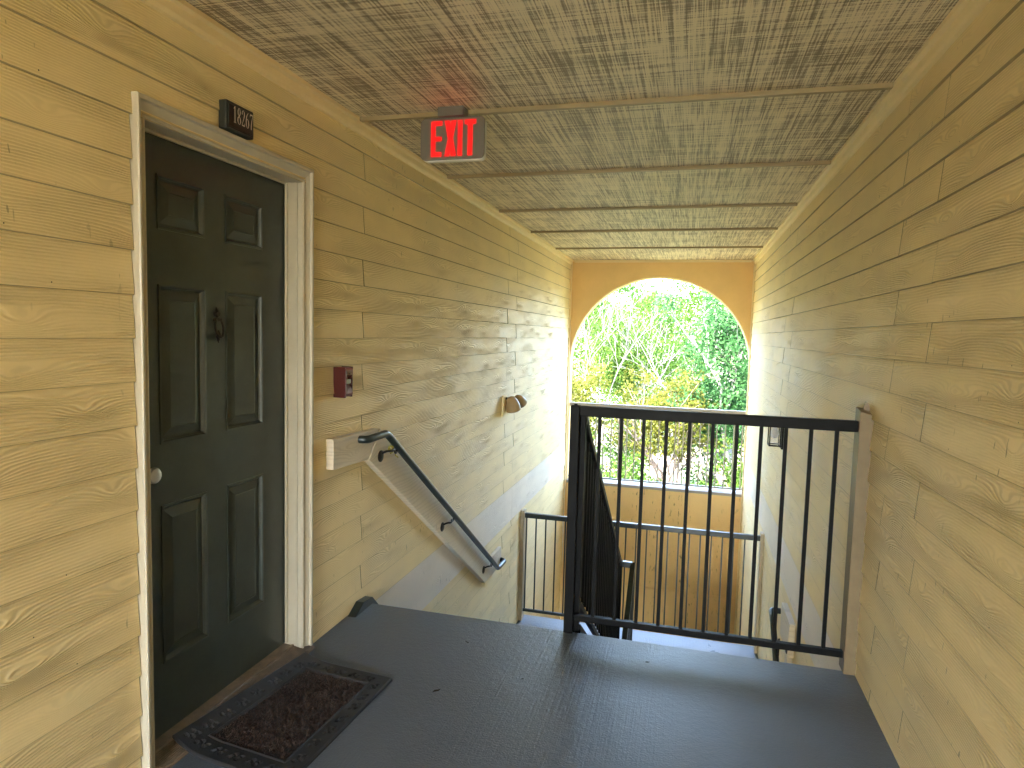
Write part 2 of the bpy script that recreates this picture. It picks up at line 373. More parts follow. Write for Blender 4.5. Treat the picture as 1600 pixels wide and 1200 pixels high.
# narrow moulding following the arch edge
mb = MB()
for (p, q) in zip(ao, ao[1:]):
    def o_(pt, k): return (ACX+(pt[0]-ACX)*k, AZ+(pt[1]-AZ)*k)
    a, b, c, d = p, q, o_(q, 1.012), o_(p, 1.012)
    mb.add([(a[0],ya-.006,a[1]),(b[0],ya-.006,b[1]),(c[0],ya-.006,c[1]),(d[0],ya-.006,d[1]),(a[0],ya+.0,a[1]),(b[0],ya+.0,b[1]),(c[0],ya+.0,c[1]),(d[0],ya+.0,d[1])], [(0,1,2,3),(0,4,5,1),(3,2,6,7)])
obj('arch_edge_bead', mb, M_trim, aw)
# ------------------------------------------------------------------ railings
def railing_x(name, label, cat_, y, x0, x1, ztop, zbot, tr, br, bal, xs, mat_, dy=.0, group=None):
    """straight railing across the corridor"""
    t = thing(name, ((x0+x1)/2, y, zbot), label, cat_, group)
    obj('top_rail', MB().box(x0, x1, y-tr[0]/2, y+tr[0]/2, ztop-tr[1], ztop), mat_, t, bevel=.004)
    obj('bottom_rail', MB().box(x0, x1, y-br[0]/2, y+br[0]/2, zbot, zbot+br[1]), mat_, t, bevel=.003)
    h = ztop-tr[1]-zbot-br[1]
    me = meshof('baluster', MB().box(-bal/2, bal/2, -bal/2, bal/2, -.001, h+.001), bevel=.0015)
    for x in xs: place('baluster', me, mat_, t, (x-(x0+x1)/2, 0, br[1]))
    return t
g1 = railing_x('guard_railing', 'black steel guard railing across the head of the stairs, nearest the camera', 'railing', 3.13,
               -.492, .717, 1.12, .062, (.04, .048), (.028, .030), .016, [-.397+.1034*i for i in range(11)], M_black)
obj('post', MB().box(-.537, -.492, 3.106, 3.151, 0, 1.122), M_black, g1, bevel=.004)
obj('post_cap', MB().box(-.522, -.507, 3.121, 3.136, 1.12, 1.13), M_black, g1, bevel=.002)
# sloped guard between the two flights
SL = -.650
def slope_rail(name, label, x, y0, z0, y1, dirn, mat_, n, skip_first=0):
    """top rail from (y0,z0) to y1 with slope; balusters hang down between top and bottom rail"""
    t = thing(name, (x, y0, z0-1.05), label, 'railing'); z1 = z0+SL*abs(y1-y0)
    def bar(w_, h_, dz):
        a = Vector((x, y0, z0-dz)); b = Vector((x, y1, z1-dz)); hw = w_/2
        vs = [(x-hw, y0, a.z), (x+hw, y0, a.z), (x+hw, y0, a.z-h_), (x-hw, y0, a.z-h_), (x-hw, y1, b.z), (x+hw, y1, b.z), (x+hw, y1, b.z-h_), (x-hw, y1, b.z-h_)]
        return MB().add(vs, [(0,1,2,3),(7,6,5,4),(0,4,5,1),(1,5,6,2),(2,6,7,3),(3,7,4,0)])
    obj('top_rail', bar(.04, .05, 0), mat_, t, bevel=.004)
    obj('bottom_rail', bar(.028, .034, .93), mat_, t, bevel=.003)
    me = meshof('baluster', MB().box(-.008, .008, -.008, .008, -.90, -.03), bevel=.0015)
    for i in range(n):
        y = y0+(y1-y0)*(i+1)/(n+1); place('baluster', me, mat_, t, (0, y-y0, 1.05+SL*abs(y-y0)))
    return t
g2 = slope_rail('stair_guard', 'black sloping stair guard running down beside the upper flight', -.487, 3.175, 1.085, 5.52, 1, M_black, 22)
obj('post', MB().box(-.505, -.469, 3.158, 3.194, -.14, 1.10), M_black, g2, bevel=.004)
obj('post', MB().box(-.507, -.467, 5.50, 5.54, ZM, -.44), M_black, g2, bevel=.004)
obj('return_rail', MB().box(-.465, -.385, 5.50, 5.54, -.485, -.437), M_dkgreen, g2, bevel=.004)
obj('skirt_bar', MB().add([(-.50,3.16,.03),(-.46,3.16,.03),(-.46,3.16,-.03),(-.50,3.16,-.03),(-.50,5.5,-1.49),(-.46,5.5,-1.49),(-.46,5.5,-1.55),(-.50,5.5,-1.55)],
    [(0,1,2,3),(7,6,5,4),(0,4,5,1),(1,5,6,2),(2,6,7,3),(3,7,4,0)]), M_black, g2)
g3 = slope_rail('stair_guard', 'dark stair guard of the lower flight, dropping away under the landing', -.38, 5.52, -.437, 3.3, -1, M_dkgreen, 20)
obj('post', MB().box(-.40, -.36, 5.505, 5.545, ZM, -.45), M_dkgreen, g3, bevel=.004)
g4 = railing_x('landing_railing', 'slim dark green railing on the blue grey mid landing', 'railing', 6.62,
               XL+.045, XR-.035, -.415, -1.475, (.04, .05), (.026, .028), .014, [-1.569+.1032*i for i in range(23)], M_dkgreen)
obj('wall_strip', MB().box(XL+.004, XL+.045, 6.57, 6.67, -1.565, -.385), M_strip, g4, bevel=.004)
obj('wall_strip', MB().box(XR-.035, XR-.004, 6.57, 6.67, -1.565, -.385), M_strip, g4, bevel=.004)
obj('post', MB().box(-.705, -.675, 6.605, 6.635, ZM, -.42), M_dkgreen, g4, bevel=.003)
g5 = railing_x('arch_railing', 'white railing with thin balusters filling the lower part of the arch', 'railing', YA+.10,
               ACX-AR+.004, ACX+AR-.004, .508, -.555, (.05, .055), (.03, .022), .015, [ACX-AR+.055+.1083*i for i in range(22)], M_white)
# wooden mounting post on the right wall
pw = thing('wall_post', (.745, 3.14, 0), 'weathered cream wooden post fixing the black railing to the right wall', 'post')
mb = MB(); segs = 12
prof = [(.717, 3.095), (.775, 3.095), (.775, 3.185), (.717, 3.185)]
vs = [(x, y, 0) for x, y in prof]+[(.717, 3.095, 1.165), (.775, 3.095, 1.148), (.775, 3.185, 1.17), (.717, 3.185, 1.176)]
mb.add(vs, [(0,3,2,1),(4,5,6,7),(0,1,5,4),(1,2,6,5),(2,3,7,6),(3,0,4,7)])
obj('board', mb, M_post, pw, bevel=.003)
mb = MB().add([(.735,3.14,1.15),(.772,3.135,1.15),(.770,3.178,1.15),(.738,3.18,1.15),(.748,3.155,1.205),(.758,3.15,1.198)], [(0,1,5,4),(1,2,5),(2,3,4,5),(3,0,4),(0,3,2,1)])
obj('splinter', mb, M_thresh, pw)
# ------------------------------------------------------------------ stairs
def flight(label, x0, x1, ytop, ztop, dirn):
    t = thing('staircase', ((x0+x1)/2, ytop, ztop-1.575), label, 'stairs'); rise = 1.575/9; run = 2.14/8
    for i in range(8):
        y = ytop+dirn*run*i; z = ztop-rise*(i+1)
        a, b = sorted((y, y+dirn*run*1.12)); obj('step', MB().box(x0, x1, a, b, z-.05, z), M_land, t, bevel=.004)
        a, b = sorted((y-dirn*.0, y+dirn*.02)); obj('riser', MB().box(x0+.004, x1-.004, a, b, z+.001, z+rise-.051), M_land, t)
    zs = ztop-rise; ye = ytop+dirn*2.14
    for xa in (x0, x1-.03):
        mb = MB().prism([(ytop, zs-.02), (ye, ztop-1.575-.02), (ye, ztop-1.575-.22), (ytop, zs-.22)], 'x', xa, xa+.03); obj('stringer', mb, M_dkgreen, t)
    return t
flight('painted upper stair flight dropping from the landing edge beside the left wall', XL+.01, -.52, YE, 0, 1)
flight('painted lower stair flight doubling back from the mid landing beside the right wall', -.36, XR-.01, 5.27, ZM, -1)
cb = thing('stair_curb', (XL+.03, 3.1, 0), 'small dark wedge block against the left wall at the landing edge', 'curb')
mb = MB().add([(XL+.01,2.94,0),(XL+.055,2.94,0),(XL+.055,3.30,-.13),(XL+.01,3.30,-.13),(XL+.01,3.03,.045),(XL+.055,3.03,.045),(XL+.055,3.13,.035),(XL+.01,3.13,.035)],
              [(0,1,5,4),(4,5,6,7),(7,6,2,3),(1,2,6,5),(0,4,7,3),(0,3,2,1)])
obj('block', mb, M_dkgreen, cb, bevel=.003)
# ------------------------------------------------------------------ door
XS = -1.71
dr = thing('front_door', (XS, 2.11, 0), 'dark green six panel front door in a beige frame with a round knob', 'door')
sy0, sy1, sz0, sz1 = 1.671, 2.537, .036, 2.079
py = [(1.823, 2.046), (2.154, 2.381)]; pz = [(1.772, 1.951), (1.054, 1.591), (.286, .843)]
ys = sorted([sy0, sy1]+[a for p in py for a in p]); zs = sorted([sz0, sz1]+[a for p in pz for a in p])
mb = MB()
for a, b in zip(ys, ys[1:]):
    for c, d in zip(zs, zs[1:]):
        if (a, b) in py and (c, d) in pz: continue
        mb.add([(XS,a,c),(XS,b,c),(XS,b,d),(XS,a,d)], [(0,1,2,3)])
x2 = XS-.04
mb.add([(XS,sy0,sz0),(XS,sy1,sz0),(XS,sy1,sz1),(XS,sy0,sz1),(x2,sy0,sz0),(x2,sy1,sz0),(x2,sy1,sz1),(x2,sy0,sz1)], [(4,5,6,7),(0,4,5,1),(1,5,6,2),(2,6,7,3),(3,7,4,0)])
obj('door_slab', mb, M_door, dr)
for (a, b) in py:
    for (c, d) in pz:
        mb = MB(); rings = [(0, 0), (.0, .004), (.007, .005), (.011, .001), (.013, -.004), (.018, -.010), (.022, -.010), (.052, -.001), (.054, -.003)]
        vs = []
        for ins, dep in rings: vs += [(XS+dep, a+ins, c+ins), (XS+dep, b-ins, c+ins), (XS+dep, b-ins, d-ins), (XS+dep, a+ins, d-ins)]
        fs = [(4*i+k, 4*i+(k+1) % 4, 4*i+4+(k+1) % 4, 4*i+4+k) for i in range(len(rings)-1) for k in range(4)]
        n_ = 4*(len(rings)-1); fs.append((n_, n_+1, n_+2, n_+3)); mb.add(vs, fs)
        obj('panel', mb, M_door, dr)
# casing, mitred
prof = [(0, -.012), (0, .010), (.10, .016), (.20, .016), (.26, .010), (.34, .011), (.72, .022), (.76, .033), (.95, .034), (1, .029), (1, -.012)]
wn, wt, wf = .047, .066, .056; XW = XL-.004
def cas(k, p, t): 
    return {0: (XW+p, DY0-t*wn, 0), 1: (XW+p, DY0-t*wn, DZ1+t*wt), 2: (XW+p, DY1+t*wf, DZ1+t*wt), 3: (XW+p, DY1+t*wf, 0)}[k]
for k in range(3):
    mb = MB(); n_ = len(prof)
    vs = [cas(k, p, t) for t, p in prof]+[cas(k+1, p, t) for t, p in prof]
    mb.add(vs, [(i, i+1, n_+i+1, n_+i) for i in range(n_-1)]+[(n_-1, 0, n_, 2*n_-1), tuple(range(n_)), tuple(range(2*n_-1, n_-1, -1))])
    obj('casing', mb, M_casing, dr, bevel=.0012)
for nm, args in (('jamb', (XS-.05, XW-.0135, DY1, DY1+.019, .004, DZ1+.018)), ('jamb', (XS-.05, XW-.0135, DY0-.019, DY0, .004, DZ1+.018)), ('head_jamb', (XS-.05, XW-.0135, DY0, DY1, DZ1+.002, DZ1+.0185)),
                 ('door_stop', (XS+.006, XS+.018, DY1-.010, DY1-.0004, .04, DZ1)), ('door_stop', (XS+.006, XS+.018, DY0, DY1-.011, DZ1-.008, DZ1+.0015))):
    obj(nm, MB().box(*args), M_casing, dr, bevel=.0015)
prof = [(XS-.03, 0.001), (XW+.045, .001), (XW+.045, .010), (XW+.035, .016), (XS+.048, .028), (XS+.046, .034), (XS+.036, .034), (XS+.034, .030), (XS-.03, .033)]
obj('threshold', MB().prism(prof, 'y', DY0-.045, DY1+.054), M_thresh, dr, bevel=.001)
for i in range(9):
    x = XS+.055+i*.0075; z = .0285-(x-XS-.05)*.19
    obj('threshold_ridge', MB().box(x, x+.0028, DY0+.001, DY1-.001, z-.004, z+.0018), M_thresh, dr)
kb = obj('door_knob', MB().lathe([(.030, 0), (.031, .004), (.027, .008), (.012, .011), (.010, .028), (.019, .036), (.0255, .046), (.0265, .054), (.023, .060), (.012, .0625)], (XS, 1.742, .968), (1, 0, 0), 24), M_chrome, dr, smooth=True)
kn = obj('door_knocker', MB().lathe([(.012, -.002), (.014, .006), (.010, .012)], (XS, 2.102, 1.502), (1, 0, 0), 14), M_bronze, dr, smooth=True)
mb = MB()
mb.add([(XS+.0, 2.102, 1.532),(XS+.006, 2.090, 1.512),(XS+.006, 2.114, 1.512),(XS+.010, 2.102, 1.512)], [(0,1,3),(0,3,2),(0,2,1),(1,2,3)])
mb.box(XS, XS+.014, 2.085, 2.119, 1.474, 1.486)
obj('knocker_plate', mb, M_bronze, kn, bevel=.001)
loop = [(XS+.010+.010*math.sin(math.pi*i/20)**2, 2.102+.021*math.sin(2*math.pi*i/20)*(1 if i < 20 else 1), 1.450+.034*math.cos(2*math.pi*i/20)) for i in range(21)]
obj('knocker_ring', MB().tube(loop, [.0035+.002*math.sin(math.pi*i/20) for i in range(21)], 8), M_bronze, kn, smooth=True)
mb = MB().lathe([(.001, .022), (.008, .010), (.010, 0), (.006, -.012), (.001, -.026)], (XS+.010, 2.102, 1.42), (0, 0, 1), 10); obj('knocker_drop', mb, M_bronze, kn, smooth=True)
# ------------------------------------------------------------------ number plaque
pq = thing('number_plaque', (XL+.01, 2.09, 2.15), 'small dark plaque with the number 18267 above the door frame', 'sign')
py0, py1, pz0, pz1 = 2.018, 2.168, 2.146, 2.246; xp = XL+.038
obj('plate', MB().box(XL+.004, xp, py0, py1, pz0, pz1), M_plaque, pq, bevel=.006)
obj('raised_rim', MB().box(xp, xp+.003, py0+.012, py1-.008, pz0+.006, pz0+.010).box(xp, xp+.003, py0+.012, py1-.008, pz0+.013, pz0+.016).box(xp, xp+.003, py0+.010, py1-.008, pz1-.011, pz1-.008)
    .box(xp, xp+.003, py0+.008, py0+.011, pz0+.012, pz1-.012), M_plaque, pq)
STROKES = {  # thick-and-thin serif digits, unit box 0..1 x 0..1.9: lists of (x, z, half width)
 '1': [[(.22,1.55,.05),(.5,1.85,.08)], [(.5,1.88,.11),(.5,.06,.11)], [(.2,.03,.045),(.8,.03,.045)]],
 '8': [[(.5,.98,.07),(.24,1.18,.1),(.2,1.5,.1),(.34,1.8,.06),(.5,1.87,.045),(.68,1.8,.06),(.78,1.5,.1),(.72,1.2,.09),(.5,.98,.07)],
       [(.5,.98,.07),(.2,.72,.11),(.14,.4,.12),(.3,.1,.06),(.5,.03,.045),(.72,.1,.06),(.86,.4,.12),(.78,.72,.11),(.5,.98,.07)]],
 '2': [[(.2,1.36,.09),(.22,1.66,.07),(.48,1.87,.05),(.76,1.66,.1),(.78,1.34,.12),(.62,.95,.08),(.3,.42,.05),(.14,.1,.05)], [(.14,.1,.1),(.84,.1,.1)], [(.86,.42,.04),(.84,.08,.07)]],
 '6': [[(.78,1.82,.04),(.5,1.68,.06),(.26,1.3,.1),(.16,.8,.12),(.2,.36,.11),(.36,.08,.06),(.52,.03,.045),(.74,.12,.07),(.84,.5,.12),(.76,.9,.1),(.54,1.1,.05),(.3,.98,.04)]],
 '7': [[(.14,1.5,.045),(.16,1.78,.06)], [(.14,1.78,.1),(.86,1.78,.1)], [(.86,1.78,.05),(.6,1.1,.08),(.44,.5,.12),(.42,.03,.12)]],
}
def strokes(mb, ch, ox, oz, sx_, sz_, fn):
    for st in STROKES[ch]:
        pts = [Vector((p[0]*sx_, p[1]*sz_)) for p in st]; L_, R_ = [], []
        for i, p in enumerate(pts):
            tv = (pts[min(i+1, len(pts)-1)]-pts[max(i-1, 0)]);  tv.normalize(); nrm = Vector((-tv.y, tv.x)); hw = st[i][2]*sx_
            L_.append(p+nrm*hw); R_.append(p-nrm*hw)
        n_ = len(pts)
        mb.add([fn(ox+q.x, oz+q.y) for q in L_+R_], [(i, i+1, n_+i+1, n_+i) for i in range(n_-1)])
for i, ch in enumerate('18267'):
    mb = MB(); strokes(mb, ch, py0+.030+i*.0228, pz0+.030, .021, .030, lambda a, b: (xp+.0035, a, b)); obj('digit', mb, M_digit, pq)
# ------------------------------------------------------------------ exit sign
ex = thing('exit_sign', (-1.115, 2.95, ZC), 'lit red EXIT sign in a grey housing hanging under the ceiling batten', 'sign')
def rrect(x0, x1, z0, z1, r, n=6):
    o = []
    for cx, cz, a0 in ((x1-r, z1-r, 0), (x0+r, z1-r, 90), (x0+r, z0+r, 180), (x1-r, z0+r, 270)):
        o += [(cx+r*math.cos(R(a0+90*i/n)), cz+r*math.sin(R(a0+90*i/n))) for i in range(n+1)]
    return o
ex0, ex1, ez0, ez1 = -1.250, -.940, 2.248, 2.437; yf = 2.925
obj('face_plate', MB().prism(rrect(ex0, ex1, ez0, ez1, .024), 'y', yf-.004, yf+.006), M_sign, ex, bevel=.0015)
obj('housing', MB().prism(rrect(ex0+.004, ex1-.002, ez0-.004, ez1-.004, .024), 'y', yf+.0065, yf+.04), M_signside, ex, bevel=.003)
obj('canopy', MB().box(-1.160, -1.034, 2.90, 2.962, 2.437, ZC+.001), M_sign, ex, bevel=.003)
lx = [-1.197, -1.129, -1.067, -1.034]; lw = .052; z0, z1 = 2.262, 2.422; yl0, yl1 = yf-.006, yf-.0035
E_ = MB().box(lx[0], lx[0]+.021, yl0, yl1, z0, z1).box(lx[0]+.021, lx[0]+lw+.002, yl0, yl1, z1-.021, z1).box(lx[0]+.021, lx[0]+lw, yl0, yl1, z0+.070, z0+.090).box(lx[0]+.021, lx[0]+lw, yl0, yl1, z0, z0+.021)
def para(mb, a, b, wd, za, zb): return mb.add([(a,yl0,za),(a+wd,yl0,za),(b+wd,yl0,zb),(b,yl0,zb),(a,yl1,za),(a+wd,yl1,za),(b+wd,yl1,zb),(b,yl1,zb)], [(0,1,2,3),(4,7,6,5),(0,4,5,1),(1,5,6,2),(2,6,7,3),(3,7,4,0)])
X_ = MB(); para(X_, lx[1]-.002, lx[1]+.031, .024, z0, z1); yl0 -= .0006; para(X_, lx[1]+.031, lx[1]-.002, .024, z0, z1); yl0 += .0006
I_ = MB().box(lx[2], lx[2]+.022, yl0, yl1, z0, z1)
T_ = MB().box(lx[3], lx[3]+.054, yl0, yl1, z1-.021, z1).box(lx[3]+.015, lx[3]+.038, yl0, yl1, z0, z1-.021)
for l_ in (E_, X_, I_, T_): obj('letter', l_, M_exit, ex)
obj('light_slot', MB().box(-1.15, -1.045, yf-.0035, yf+.004, ez1+.0005, ez1+.003), M_glow, ex)
# ------------------------------------------------------------------ fire alarm
fa = thing('fire_alarm', (XL, 2.865, 1.13), 'dark red fire alarm strobe on the left wall beside the door', 'alarm')
a0, a1 = 2.80, 2.885
side = [(XL+.004, 1.135), (XL+.055, 1.135), (XL+.068, 1.15), (XL+.052, 1.19), (XL+.040, 1.205), (XL+.040, 1.225), (XL+.062, 1.24), (XL+.066, 1.262), (XL+.058, 1.275), (XL+.004, 1.275)]
mb = MB().prism(side, 'y', a0+.008, a1-.008); obj('body', mb, M_pink, fa, bevel=.002)
mb = MB().prism([(XL+.004,1.132),(XL+.069,1.132),(XL+.072,1.15),(XL+.071,1.266),(XL+.064,1.278),(XL+.004,1.278)], 'y', a0, a0+.0075)
mb.prism([(XL+.004,1.132),(XL+.060,1.132),(XL+.062,1.278),(XL+.004,1.278)], 'y', a1-.0075, a1); obj('side_shell', mb, M_red, fa, bevel=.002)
obj('strobe_lens', MB().box(XL+.041, XL+.058, a0+.014, a1-.012, 1.196, 1.219), M_lens, fa, bevel=.003)
obj('screw', MB().lathe([(.004, 0), (.004, .003), (.001, .004)], (XL+.062, 2.85, 1.247), (1, 0, 0), 10), M_bronze, fa)
# ------------------------------------------------------------------ handrails
def arc_path(pts, r=.03, n=5):
    out = [Vector(pts[0])]
    for a, b, c in zip(pts, pts[1:], pts[2:]):
        a, b, c = Vector(a), Vector(b), Vector(c); p = b+(a-b).normalized()*min(r, (a-b).length*.45); q = b+(c-b).normalized()*min(r, (c-b).length*.45)
        for i in range(n+1):
            t = i/n; out.append(p*(1-t)**2+b*2*t*(1-t)+q*t*t)
    out.append(Vector(pts[-1])); return out
hr = thing('handrail', (XL, 3.0, .8), 'dark round handrail on the left wall following the upper flight', 'handrail')
hx = -1.545
path = arc_path([(XL+.02, 2.985, .905), (hx, 2.995, .905), (hx, 3.212, .908), (hx, 5.469, -.612), (hx, 5.69, -.618), (XL+.02, 5.71, -.612)], .028)
obj('rail', MB().tube(path, .020, 14), M_dkgreen, hr, smooth=True)
xb0, xb1 = XL+.006, XL+.048
lo = lambda y: .775-.675*(y-3.10)
mb = MB().prism([(2.735, .798), (3.085, .785), (3.20, .932), (2.735, .942)], 'x', xb0, xb1-.003); obj('backing_board', mb, M_board, hr, bevel=.002, base=(XL, 2.735, .8))
mb = MB().prism([(3.09, lo(3.09)), (5.20, lo(5.20)), (5.36, lo(5.36)+.14), (5.27, lo(5.27)+.215), (3.215, .93)], 'x', xb0, xb1); obj('backing_board', mb, M_board, hr, bevel=.002, base=(XL, 3.09, .78))
mb = MB().prism([(5.215, -.658), (5.72, -.665), (5.72, -.50), (5.30, -.50)], 'x', xb0+.003, xb1-.006); obj('backing_board', mb, M_board, hr, bevel=.002, base=(XL, 5.2, -.66))
def bracket(par, x, sx, y, z, yr, zr, xr_):
    obj('bracket', MB().lathe([(.032, 0), (.032, .004), (.022, .009), (.008, .011)], (x, y, z), (sx, 0, 0), 18).tube(
        arc_path([(x, y, z+.012), (x+sx*.035, y+.01, z+.03), (x+sx*.05, y+.05, z+.02), ((x+xr_)/2+sx*.02, yr-.045, z+.035), (xr_, yr-.02, zr-.035), (xr_, yr, zr-.012)], .02, 3), .0065, 8),
        M_bronze, par, smooth=True)
rz = lambda y: .908-.673*(y-3.212)
for y, z in ((3.217, .78), (4.168, .123), (5.155, -.521)): bracket(hr, xb1, 1, y, z, y+.13, rz(y+.13)-.008, hx)
tw = thing('twine', (-1.55, 3.31, .80), 'yellow twine knotted round the top bracket of the left handrail', 'string')
mb = MB(); 
for k in range(3): mb.tube([(-1.557+.012*math.cos(a), 3.285+.009*k, .812+.012*math.sin(a)) for a in [i*.7 for i in range(10)]], .003, 6)
mb.tube([(-1.55,3.30,.81),(-1.545,3.325,.79),(-1.55,3.34,.765),(-1.545,3.36,.752)], .004, 6).tube([(-1.55,3.295,.808),(-1.54,3.28,.795),(-1.545,3.262,.79)], .004, 6)
obj('cord', mb, M_twine, tw, smooth=True)
h2 = thing('handrail', (XR, 5.1, -.7), 'dark handrail low on the right wall beside the lower flight', 'handrail')
path = arc_path([(XR-.02, 5.20, -.575), (.685, 5.20, -.575), (.685, 5.10, -.60), (.685, 3.4, -1.75)], .025)
obj('rail', MB().tube(path, .022, 12), M_dkgreen, h2, smooth=True)
obj('backing_board', MB().box(XR-.045, XR-.006, 4.62, 5.0, -.66, -.43), M_board, h2, bevel=.002, base=(XR, 4.62, -.6))
mb = MB().prism([(4.75, -.86), (3.4, -1.75), (3.4, -1.53), (4.75, -.62)], 'x', XR-.043, XR-.008); obj('backing_board', mb, M_board, h2, bevel=.002, base=(XR, 3.4, -1.7))
bracket(h2, XR-.045, -1, 4.66, -.62, 4.78, -.80, .685)
# ------------------------------------------------------------------ lamps
el = thing('flood_light', (XL, 6.0, .78), 'small tan twin head spotlight on the left wall above the stairs', 'lamp')
obj('back_plate', MB().box(XL+.004, XL+.022, 5.74, 5.88, .70, .89), M_trim, el, bevel=.004)
obj('arm', MB().tube([(XL+.02, 5.82, .86), (XL+.06, 5.83, .85)], .012, 8), M_bronze, el)
def cup(c, ax, s=1): 
    h_ = obj('lamp_head', MB().lathe([(.012*s, -.085*s), (.03*s, -.078*s), (.047*s, -.05*s), (.058*s, -.01*s), (.060*s, .03*s), (.052*s, .036*s)], c, ax, 18), M_lamp, el, smooth=True)
    ax_ = Vector(ax).normalized(); obj('lamp_lens', MB().lathe([(.047*s, .0355*s), (.045*s, .040*s), (.02*s, .043*s)], c, ax, 18), M_glass, h_, smooth=True)
cup((XL+.085, 5.84, .785), (.15, .25, -.9), 1.15); cup((XL+.105, 6.03, .815), (.2, .6, -.5), .95)
ln = thing('wall_lantern', (XR, 5.72, .6), 'black framed wall lantern with frosted glass on the right wall', 'lamp')
lx0, lx1, ly0, ly1, lz0, lz1 = .655, .745, 5.66, 5.78, .60, .79
obj('back_plate', MB().box(.748, XR-.006, 5.65, 5.79, .58, .80), M_black, ln, bevel=.003)
mb = MB(); t_ = .008
for x in (lx0, lx1-t_):
    for y in (ly0, ly1-t_): mb.box(x, x+t_, y, y+t_, lz0, lz1)
for z in (lz0-.001, lz1-.012):
    mb.box(lx0, lx1, ly0-.001, ly0+t_-.001, z, z+.012).box(lx0, lx1, ly1-t_+.001, ly1+.001, z, z+.012).box(lx0-.001, lx0+t_-.001, ly0, ly1, z, z+.0115).box(lx1-t_+.001, lx1+.003, ly0, ly1, z, z+.0115)
obj('frame', mb, M_black, ln)
obj('cap', MB().box(lx0-.01, .75, ly0-.01, ly1+.01, lz1, lz1+.02), M_black, ln, bevel=.004)
obj('glass', MB().box(lx0+.004, lx1-.004, ly0+.004, ly1-.004, lz0+.004, lz1-.004), mat('clear_pane', (.8,.82,.82), .05, Alpha=.25), ln)
obj('bulb', MB().lathe([(.012, .0), (.013, -.03), (.03, -.06), (.034, -.085), (.024, -.11), (.004, -.12)], ((lx0+lx1)/2, 5.72, lz1-.01), (0, 0, 1), 14), M_glass, ln, smooth=True)
# ------------------------------------------------------------------ door mat
mt_ = thing('doormat', (-1.4, 2.1, 0), 'black rubber doormat with brown bristles in front of the green door', 'doormat')
NL, NR, FR, FL = Vector((-1.655, 1.80, .046)), Vector((-1.172, 1.742, .004)), Vector((-1.135, 2.441, .004)), Vector((-1.572, 2.484, .030))
def mpos(u, v, h=0):
    p = (NL*(1-u)+NR*u)*(1-v)+(FL*(1-u)+FR*u)*v
    # the long edge nearest the door rides up on the threshold, the rest drops flat on the floor
    d = max(0, 1-u/.30); p.z = .004+.042*d*d*(1-.35*v)+h; return p
IU0, IU1, IV0, IV1 = .17, .84, .13, .88
def hgt(u, v):
    inside = IU0 < u < IU1 and IV0 < v < IV1
    if inside: return .004
    h = .010; e = min(u*.47, (1-u)*.47, v*.69, (1-v)*.69)
    if e < .004: h = .006
    du = min(abs(u-IU0), abs(u-IU1))*.47 if IV0-.01 < v < IV1+.01 else 9; dv = min(abs(v-IV0), abs(v-IV1))*.69 if IU0-.01 < u < IU1+.01 else 9
    if min(du, dv) < .006: h = .014
    return h
notch = []
for v in np.arange(.07, .99, .115):
    for u0 in (.085, .92): notch.append((u0+random.uniform(-.012, .012), v+random.uniform(-.01, .01), 0))
for u in np.arange(.18, .86, .155):
    for v0 in (.065, .935): notch.append((u, v0, 1))
def relief(u, v):
    d = 0
    for (nu, nv, o_) in notch:
        a = (u-nu)*.47; b = (v-nv)*.69
        if abs(a) > .05 or abs(b) > .05: continue
        if o_: a, b = b, a
        for da, db, r_ in ((-.008, -.016, .0085), (-.008, .012, .0085), (.009, -.006, .0080), (.009, .020, .007), (0, -.002, .0065)):
            q = math.hypot(a-da, b-db); d = max(d, min(1, (r_-q)/.003) if q < r_ else 0)
    return -.007*max(0, d)
nu_, nv_ = 110, 160; vs = []; fs = []
for j in range(nv_+1):
    for i in range(nu_+1):
        u, v = i/nu_, j/nv_; vs.append(mpos(u, v, hgt(u, v)+relief(u, v)))
for j in range(nv_):
    for i in range(nu_): a = j*(nu_+1)+i; fs.append((a, a+1, a+nu_+2, a+nu_+1))
rim = [(i) for i in range(nu_+1)]+[(j*(nu_+1)+nu_) for j in range(1, nv_+1)]+[nv_*(nu_+1)+i for i in range(nu_-1, -1, -1)]+[j*(nu_+1) for j in range(nv_-1, 0, -1)]
base_i = len(vs)
for r_ in rim: p = vs[r_].copy(); p.z -= .009; vs.append(p)
for k in range(len(rim)): k2 = (k+1) % len(rim); fs.append((rim[k2], rim[k], base_i+k, base_i+k2))
obj('rubber_border', MB().add(vs, fs), M_rubber, mt_)
mb = MB()
for _ in range(9000):
    u = random.uniform(IU0+.012, IU1-.012); v = random.uniform(IV0+.008, IV1-.008)
    p = mpos(u, v, .005); a = random.uniform(0, 6.28); l_ = random.uniform(.004, .012); w_ = .0012; hh = random.uniform(.002, .009)
    dx, dy = math.cos(a)*l_, math.sin(a)*l_; q = p+Vector((dx, dy, hh)); s_ = Vector((-math.sin(a)*w_, math.cos(a)*w_, 0))
    mb.add([p-s_, p+s_, q+s_, q-s_], [(0,1,2,3)])
def bristle_mat():
    m_ = mat('brown_bristles', (.07, .03, .022), .7); t = m_.node_tree; p = t.nodes['Principled BSDF']; g = t.nodes.new('ShaderNodeNewGeometry')
    c = mixc(t, rangen(t, noise(t, g.outputs['Position'], 120, 1), .3, .7, 0, 1), (.022, .011, .008), (.075, .042, .030))
    c = mixc(t, rangen(t, noise(t, mapping(t, g.outputs['Position'], (1,1,1), (3,3,3)), 260, 1), .64, .7, 0, .8), c, (.30, .24, .22)); t.links.new(c, p.inputs['Base Color']); return m_
o = obj('bristles', mb, bristle_mat(), mt_); tag(o, kind='stuff')
